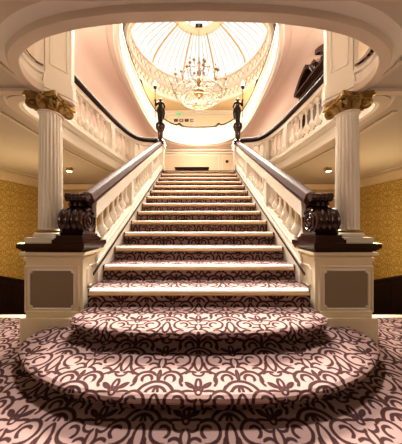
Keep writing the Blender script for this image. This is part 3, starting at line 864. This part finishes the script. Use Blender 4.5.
# ------------------------------------------------------------------ bronze statues with torches on turned pedestals
def skin_figure(name, joints, edges, mat, parent, sub=2):
    me = bpy.data.meshes.new(name)
    keys = list(joints); idx = {k: i for i, k in enumerate(keys)}
    me.from_pydata([joints[k][0] for k in keys], [(idx[a], idx[b]) for a, b in edges], [])
    o = put(name, me, parent)
    sk = o.modifiers.new('skin', 'SKIN'); sk.use_smooth_shade = True
    lay = me.skin_vertices[0].data if me.skin_vertices else None
    if lay is None:
        bm = bmesh.new(); bm.from_mesh(me); bm.verts.layers.skin.verify(); bm.to_mesh(me); bm.free(); lay = me.skin_vertices[0].data
    for k in keys:
        r = joints[k][1]; lay[idx[k]].radius = (r, r) if not isinstance(r, tuple) else r
        lay[idx[k]].use_root = (k == 'pelvis')
    ss = o.modifiers.new('sub', 'SUBSURF'); ss.levels = sub; ss.render_levels = sub
    dg = bpy.context.evaluated_depsgraph_get(); dg.update()
    nm = bpy.data.meshes.new_from_object(o.evaluated_get(dg))
    o.modifiers.clear(); o.data = nm; nm.name = name
    nm.materials.clear(); nm.materials.append(mat)
    for p in nm.polygons: p.use_smooth = True
    return o

def statue(s):
    bx, by = s * 1.15, 5.85
    pd = thing('turned_pedestal', 'dark turned wooden pedestal carrying the statue %s' % SIDE[s], 'pedestal', (bx, by, 3.40), 'statue pedestals')
    m = MB().box(bx - .115, bx + .115, by - .115, by + .115, 3.40, 3.50); m.box(bx - .14, bx + .14, by - .14, by + .14, 3.44, 3.475); m.build('block', MAHOG, pd, 0)
    MB().lathe([(.14, 3.50), (.14, 3.53), (.10, 3.57), (.085, 3.60), (.075, 3.66), (.075, 3.78), (.09, 3.81), (.08, 3.83), (.115, 3.88), (.135, 3.93), (.14, 3.97), (.12, 3.985), (.14, 4.0), (.14, 4.03), (.11, 4.04)], (bx, by, 0), 28).build('turned_stem', MAHOG, pd)
    t = thing('bronze_statue', 'dark bronze draped figure holding a torch lamp %s' % SIDE[s], 'statue', (bx, by, 4.04), 'torch statues')
    MB().lathe([(.115, 4.04), (.115, 4.06), (.10, 4.068), (.09, 4.07)], (bx, by, 0), 24).build('statue_base', BRONZE, t)
    H = .76; z0 = 4.068
    P = lambda x, y, z: (bx + s * x * H, by + y * H, z0 + z * H)   # +x = outwards (torch side), -y = towards the hall
    J = {
     'pelvis': (P(0, 0, .52), (.085 * H, .07 * H)), 'waist': (P(-.005, -.005, .62), (.072 * H, .058 * H)), 'chest': (P(.0, -.01, .73), (.098 * H, .07 * H)),
     'collar': (P(.0, 0, .81), (.07 * H, .05 * H)), 'neck': (P(0, -.004, .855), .032 * H), 'jaw': (P(0, -.016, .885), (.042 * H, .045 * H)), 'skull': (P(0, -.008, .935), (.05 * H, .056 * H)), 'crown': (P(0, .0, .975), .032 * H),
     'sh_o': (P(.115, 0, .80), .044 * H), 'el_o': (P(.185, -.035, .66), .034 * H), 'wr_o': (P(.165, -.13, .76), .024 * H), 'pa_o': (P(.165, -.145, .80), .026 * H),
     'sh_i': (P(-.115, 0, .80), .044 * H), 'el_i': (P(-.17, .03, .65), .034 * H), 'wr_i': (P(-.115, -.06, .54), .024 * H), 'pa_i': (P(-.10, -.085, .515), .026 * H),
     'hip_o': (P(.06, 0, .47), .066 * H), 'kn_o': (P(.065, -.02, .27), .046 * H), 'an_o': (P(.06, .01, .055), .027 * H), 'to_o': (P(.075, -.085, .018), .022 * H),
     'hip_i': (P(-.06, 0, .47), .066 * H), 'kn_i': (P(-.06, -.06, .275), .046 * H), 'an_i': (P(-.05, .02, .055), .027 * H), 'to_i': (P(-.06, -.07, .018), .022 * H)}
    E = [('pelvis', 'waist'), ('waist', 'chest'), ('chest', 'collar'), ('collar', 'neck'), ('neck', 'jaw'), ('jaw', 'skull'), ('skull', 'crown'),
         ('collar', 'sh_o'), ('sh_o', 'el_o'), ('el_o', 'wr_o'), ('wr_o', 'pa_o'), ('collar', 'sh_i'), ('sh_i', 'el_i'), ('el_i', 'wr_i'), ('wr_i', 'pa_i'),
         ('pelvis', 'hip_o'), ('hip_o', 'kn_o'), ('kn_o', 'an_o'), ('an_o', 'to_o'), ('pelvis', 'hip_i'), ('hip_i', 'kn_i'), ('kn_i', 'an_i'), ('an_i', 'to_i')]
    body = skin_figure('figure', J, E, BRONZE, t)
    # face, hair
    m = MB(); m.tube([P(0, -.062, .925), P(0, -.075, .905), P(0, -.062, .90)], [.006 * H, .010 * H, .008 * H], 6)
    for e in (-.02, .02): m.ball(P(e, -.058, .928), .007 * H, 8, 5)
    m.tube([P(-.018, -.060, .880), P(0, -.064, .879), P(.018, -.060, .880)], .005 * H, 6)
    for e in (-.05, .05): m.ball(P(e, -.008, .915), .012 * H, 8, 5, (.5, 1, 1.4))
    m.build('face', BRONZE, t)
    m = MB()
    for k in range(9):
        a = PI * k / 8; m.ball(P(.052 * math.cos(a), .012 + .045 * math.sin(a), .945), .024 * H, 8, 6)
    m.ball(P(0, .03, .975), .045 * H, 10, 7); m.ball(P(0, .075, .93), .03 * H, 10, 7); m.build('hair', BRONZE, t)
    # fingers: torch hand closes round the pole, other hand rests on the hip
    m = MB()
    px, py = .168, -.172
    for k, (zz, rr) in enumerate(((.775, .8), (.792, .95), (.809, 1.), (.826, .9))):
        m.tube([P(px - .028, py + .024, zz), P(px - .030 * rr, py - .008, zz), P(px - .008, py - .026 * rr, zz), P(px + .020, py - .014, zz)], [.010 * H, .010 * H, .009 * H, .007 * H], 6)
    m.tube([P(px + .014, py + .04, .79), P(px + .03, py + .01, .81), P(px + .012, py - .016, .825)], [.012 * H, .010 * H, .008 * H], 6)
    for k, dx in enumerate((-.018, -.006, .006, .018)):
        m.tube([P(-.095 + dx, -.09, .51), P(-.085 + dx, -.105, .49), P(-.08 + dx, -.10, .455 - .01 * (k in (1, 2)))], [.009 * H, .009 * H, .006 * H], 6)
    m.tube([P(-.085, -.08, .525), P(-.06, -.10, .51), P(-.05, -.105, .49)], [.011 * H, .009 * H, .007 * H], 6)
    m.build('fingers', BRONZE, t)
    # drapery: folded cloth from waist to shin and a sash over the shoulder
    def fold(a, i): return 1 + .10 * math.sin(7 * a + i * .4) + .05 * math.sin(13 * a)
    prof = [(.045, .07), (.075, .08), (.080, .16), (.088, .26), (.102, .36), (.122, .46), (.116, .54), (.098, .60), (.085, .63)]
    m = MB(); v0 = len(m.v); m.lathe([(r * H, z * H) for r, z in prof], (0, 0, 0), 42, fold)
    m.v = [(bx + x, by + y * .82 - .01, z0 + z) for x, y, z in m.v]
    m.tube([P(-.10, -.075, .60), P(-.02, -.088, .68), P(.06, -.075, .77), P(.11, -.02, .835), (P(.08, .06, .80)), P(0, .085, .70), P(-.09, .06, .60)], [.022 * H, .026 * H, .026 * H, .024 * H, .026 * H, .026 * H, .022 * H], 8)
    m.tube([P(-.13, .03, .62), P(-.145, .05, .45), P(-.12, .05, .28), P(-.10, .04, .16)], [.022 * H, .032 * H, .034 * H, .012 * H], 8)
    m.build('drapery', BRONZE, t, 60)
    tp = P(px, py, 0)
    m = MB().lathe([(.008, .17), (.013, .20), (.010, .24), (.010, .90), (.016, .93), (.010, .96), (.010, .99), (.034, 1.01), (.046, 1.04), (.050, 1.065), (.030, 1.07)], (tp[0], tp[1], z0 - .06), 14)
    to = m.build('torch', BRONZE, t)
    MB().lathe([(.014, 1.07), (.014, 1.11), (.026, 1.12), (.032, 1.15), (.026, 1.19), (.012, 1.23), (.003, 1.25)], (tp[0], tp[1], z0 - .06), 14).build('lamp_glass', FLAME, to)
for s in (-1, 1): statue(s)

# ------------------------------------------------------------------ chandelier
ch = thing('chandelier', 'large brass and crystal chandelier hanging below the glass dome', 'chandelier', (0, 8.5, 6.3))
cz = 6.78
MB().lathe([(.02, -.42), (.05, -.40), (.03, -.34), (.05, -.30), (.06, -.24), (.14, -.20), (.20, -.12), (.22, -.04), (.20, .02), (.12, .08), (.07, .14), (.05, .22), (.09, .30), (.11, .40), (.07, .52), (.04, .60), (.06, .70), (.10, .78), (.10, .84), (.04, .95), (.035, 1.05), (.06, 1.15), (.07, 1.22), (.03, 1.32), (.02, 1.5)], (0, 8.5, cz), 24).build('stem', SILV, ch)
MB().tube([(0, 8.5, cz + 1.45), (0, 8.5, 10.6)], .014, 6).build('chain', SILV, ch)
def arms(n, r, zc, z_in, ph, zup):
    for k in range(n):
        a = 2 * PI * k / n + ph; c_, s_ = math.cos(a), math.sin(a)
        pt = lambda rr, z: (rr * c_, 8.5 + rr * s_, zc + z)
        p = catmull([pt(.08, z_in), pt(r * .35, z_in + .06), pt(r * .6, z_in - .16), pt(r * .85, z_in - .16), pt(r, zup - .06)], 5)
        arm = MB().tube(p, .011, 6).build('arm', ARMGL, ch)
        x, y, z = pt(r, zup - .06)
        MB().lathe([(.012, 0), (.05, .03), (.065, .05), (.065, .06), (.025, .062), (.025, .09), (.018, .1)], (x, y, z), 12).build('drip_pan', SILV, arm)
        MB().lathe([(.016, .09), (.016, .20)], (x, y, z), 8).build('candle', CREAM, arm)
        MB().lathe([(.008, .20), (.020, .225), (.018, .25), (.006, .29), (.001, .30)], (x, y, z), 8).build('bulb', INK if k % 2 else FLAME, arm)
arms(12, 1.18, cz, -.02, .13, .22)
arms(8, .78, cz, .42, .3, .70)
arms(6, .42, cz, .86, 0, 1.08)
def strand(p, q, sag, n, r, name='crystal_strand'):
    p, q = Vector(p), Vector(q); m = MB()
    for i in range(n + 1):
        t = i / n; c = p.lerp(q, t); c.z -= sag * 4 * t * (1 - t)
        m.add([(c.x + r, c.y, c.z), (c.x, c.y + r, c.z), (c.x - r, c.y, c.z), (c.x, c.y - r, c.z), (c.x, c.y, c.z + r * 1.4), (c.x, c.y, c.z - r * 1.4)],
              [(0,1,4),(1,2,4),(2,3,4),(3,0,4),(1,0,5),(2,1,5),(3,2,5),(0,3,5)])
    m.tube([(p.lerp(q, i / n)) - Vector((0, 0, sag * 4 * (i / n) * (1 - i / n))) for i in range(n + 1)], .004, 4)
    m.build(name, CRYSTAL, ch, 0)
for k in range(24):
    a = 2 * PI * k / 24; b = 2 * PI * (k + 1) / 24
    P = lambda r, t, z: (r * math.cos(t), 8.5 + r * math.sin(t), cz + z)
    strand(P(1.14, a, .12), P(1.14, b, .12), .12, 6, .013)
    strand(P(1.0, a, -.12), P(.62, a, -.42), .06, 8, .013)
    if k % 2 == 0:
        strand(P(.62, a, -.42), P(.05, a, -.36), .10, 8, .012)
        strand(P(.74, a, .60), P(.22, a, .30), .12, 7, .012)
for (r, z) in ((1.0, -.12), (.62, -.42), (.72, .55)):
    m = MB().tube([(r * math.cos(2 * PI * k / 48), 8.5 + r * math.sin(2 * PI * k / 48), cz + z) for k in range(49)], .014, 6); m.build('ring', SILV, ch)

# ------------------------------------------------------------------ pedimented doorcase on the gallery wall
dc = thing('pedimented_doorcase', 'dark mahogany doorcase with broken pediment and urn on the pink gallery wall', 'doorcase', (3.0, 5.05, ZF))
xw = 3.05
for y0 in (4.30, 5.62): MB().box(xw - .10, xw, y0, y0 + .18, ZF, 4.72).build('jamb', MAHOG, dc, 0)
MB().box(xw - .04, xw, 4.48, 5.62, ZF, 4.72).build('door_leaf', MAHOG, dc, 0)
m = MB().box(xw - .10, xw, 4.28, 5.82, 4.72, 4.82).box(xw - .15, xw, 4.24, 5.86, 4.82, 4.87).box(xw - .2, xw, 4.20, 5.90, 4.87, 4.92); m.build('entablature', MAHOG, dc, 0)
for sg in (-1, 1):
    yc = 5.05
    out = [(yc + sg * .85, 4.92), (yc + sg * .85, 4.96), (yc + sg * .70, 5.10), (yc + sg * .52, 5.24), (yc + sg * .34, 5.33), (yc + sg * .22, 5.36), (yc + sg * .22, 5.24), (yc + sg * .36, 5.20), (yc + sg * .50, 5.10), (yc + sg * .64, 4.98), (yc + sg * .70, 4.92)]
    MB().prism(out, lambda p: (xw - .2, p[0], p[1]), lambda p: (xw, p[0], p[1])).build('pediment_arm', MAHOG, dc, 0)
MB().prism([(4.35, 4.92), (5.75, 4.92), (5.55, 5.08), (5.27, 5.2), (5.27, 5.0), (4.83, 5.0), (4.83, 5.2), (4.55, 5.08)], lambda p: (xw - .06, p[0], p[1]), lambda p: (xw, p[0], p[1])).build('tympanum', DARK, dc, 0)
MB().lathe([(.06, 4.92), (.06, 4.96), (.03, 4.99), (.05, 5.03), (.10, 5.10), (.11, 5.17), (.08, 5.21), (.05, 5.22), (.06, 5.25), (.02, 5.30), (.012, 5.33)], (xw - .10, 5.05, 0), 18).build('urn', MAHOG, dc)

# ------------------------------------------------------------------ landing furniture and small fixtures
t = thing('console_table', 'long dark console table on the landing at the head of the stairs', 'table', (-.32, 9.0, ZF))
MB().box(-1.06, .42, 8.78, 9.22, 3.45, 3.56).box(-1.09, .45, 8.75, 9.25, 3.54, 3.585).build('table_top', DARK, t, 0)
for x in (-1.0, .36):
    for y in (8.84, 9.16):
        MB().lathe([(.035, 0), (.03, .05), (.045, .12), (.03, .2), (.035, .6), (.05, .7), (.05, .82)], (x, y, ZF), 12).build('leg', DARK, t)
t = thing('wall_sounder', 'small dark round sounder high on the beige landing wall', 'alarm', (1.74, YB, 4.89))
m = MB()
rings = [[(1.74 + r * math.cos(2 * PI * j / 16), YB - d, 4.89 + r * math.sin(2 * PI * j / 16)) for j in range(16)] for r, d in ((.10, 0), (.10, .03), (.08, .05), (.04, .07))]
m.loft(rings).build('sounder_body', DARK, t)
MB().box(1.62, 1.86, YB - .01, YB, 4.77, 5.01).build('back_plate', CREAM, t, 0)
for s in (-1, 1):
    x, y = s * 3.09, 4.68
    t = thing('downlight', 'gold rimmed ceiling spotlight under the gallery %s' % SIDE[s], 'downlight', (x, y, ZC), 'spotlights under the gallery')
    MB().lathe([(.058, ZC - .085), (.062, ZC - .085), (.065, ZC - .01), (.075, ZC)], (x, y, 0), 24).build('housing', GILT, t)
    MB().lathe([(.045, ZC - .092), (.05, ZC - .085), (.04, ZC - .08)], (x, y, 0), 16).build('lamp', BULB, t)

# ------------------------------------------------------------------ lights
def lamp(name, kind, loc, power, col, **k):
    l = bpy.data.lights.new(name, kind); l.energy = power; l.color = col
    for a, v in k.items(): setattr(l, a, v)
    o = bpy.data.objects.new(name, l); COL.objects.link(o); o.location = loc
    return o
for s in (-1, 1):
    lamp('spot_lamp', 'SPOT', (s * 3.09, 4.68, ZC - .10), 40, (1, .76, .45), spot_size=2.2, spot_blend=.8, shadow_soft_size=.04)
    lamp('side_hall_fill', 'POINT', (s * 3.5, 4.0, 1.0), 42, (1, .74, .42), shadow_soft_size=.3)  # added fill without a fixture, warms the gold walls and side halls
    lamp('gallery_fill', 'POINT', (s * 2.6, 3.6, 4.4), 45, (1, .85, .68), shadow_soft_size=.2)  # invented source, lifts the pink gallery walls and balustrades
    lamp('upper_fill', 'POINT', (s * 3.0, 10.5, 7.0), 45, (1, .86, .66), shadow_soft_size=.2)  # extra light put in to brighten the upper floor
    lamp('front_fill', 'POINT', (s * 3.3, .1, 1.7), 28, (1, .88, .70), shadow_soft_size=.35)  # front fill added for pedestals and columns, no actual lamp here
gs = lamp('well_fill_spot', 'SPOT', (0, 1.75, 5.0), 560, (1, .96, .90), spot_size=math.radians(48), spot_blend=.7, shadow_soft_size=.25)  # added overhead light for the bottom steps, not a real spotlight
gs.rotation_euler = Vector((0, -.75, -5.0)).to_track_quat('-Z', 'Y').to_euler()
lamp('chandelier_lamp', 'POINT', (0, 8.5, 5.75), 95, (1, .92, .80), shadow_soft_size=.35)
lamp('landing_fill', 'POINT', (0, 10.3, 5.2), 80, (1, .84, .62), shadow_soft_size=.25)  # unseen fill added over the landing

sun = lamp('sun_lamp', 'SUN', (0, 14, 16), 40, (1, .96, .89), angle=math.radians(36))
sun.rotation_euler = Vector((0, -6.0, -9.9)).to_track_quat('-Z', 'Y').to_euler()
w = bpy.data.worlds.new('world'); sc.world = w; w.use_nodes = True
nt = w.node_tree; bg = nt.nodes['Background']
sky = nt.nodes.new('ShaderNodeTexSky'); sky.sky_type = 'PREETHAM'
nt.links.new(sky.outputs[0], bg.inputs[0]); bg.inputs[1].default_value = .06

sc.view_settings.view_transform = 'Standard'
sc.view_settings.look = 'Medium High Contrast'
sc.view_settings.exposure = .6
try:
    sc.cycles.use_denoising = True
    sc.cycles.max_bounces = 10; sc.cycles.diffuse_bounces = 5
    sc.cycles.sample_clamp_indirect = 8
except Exception: pass
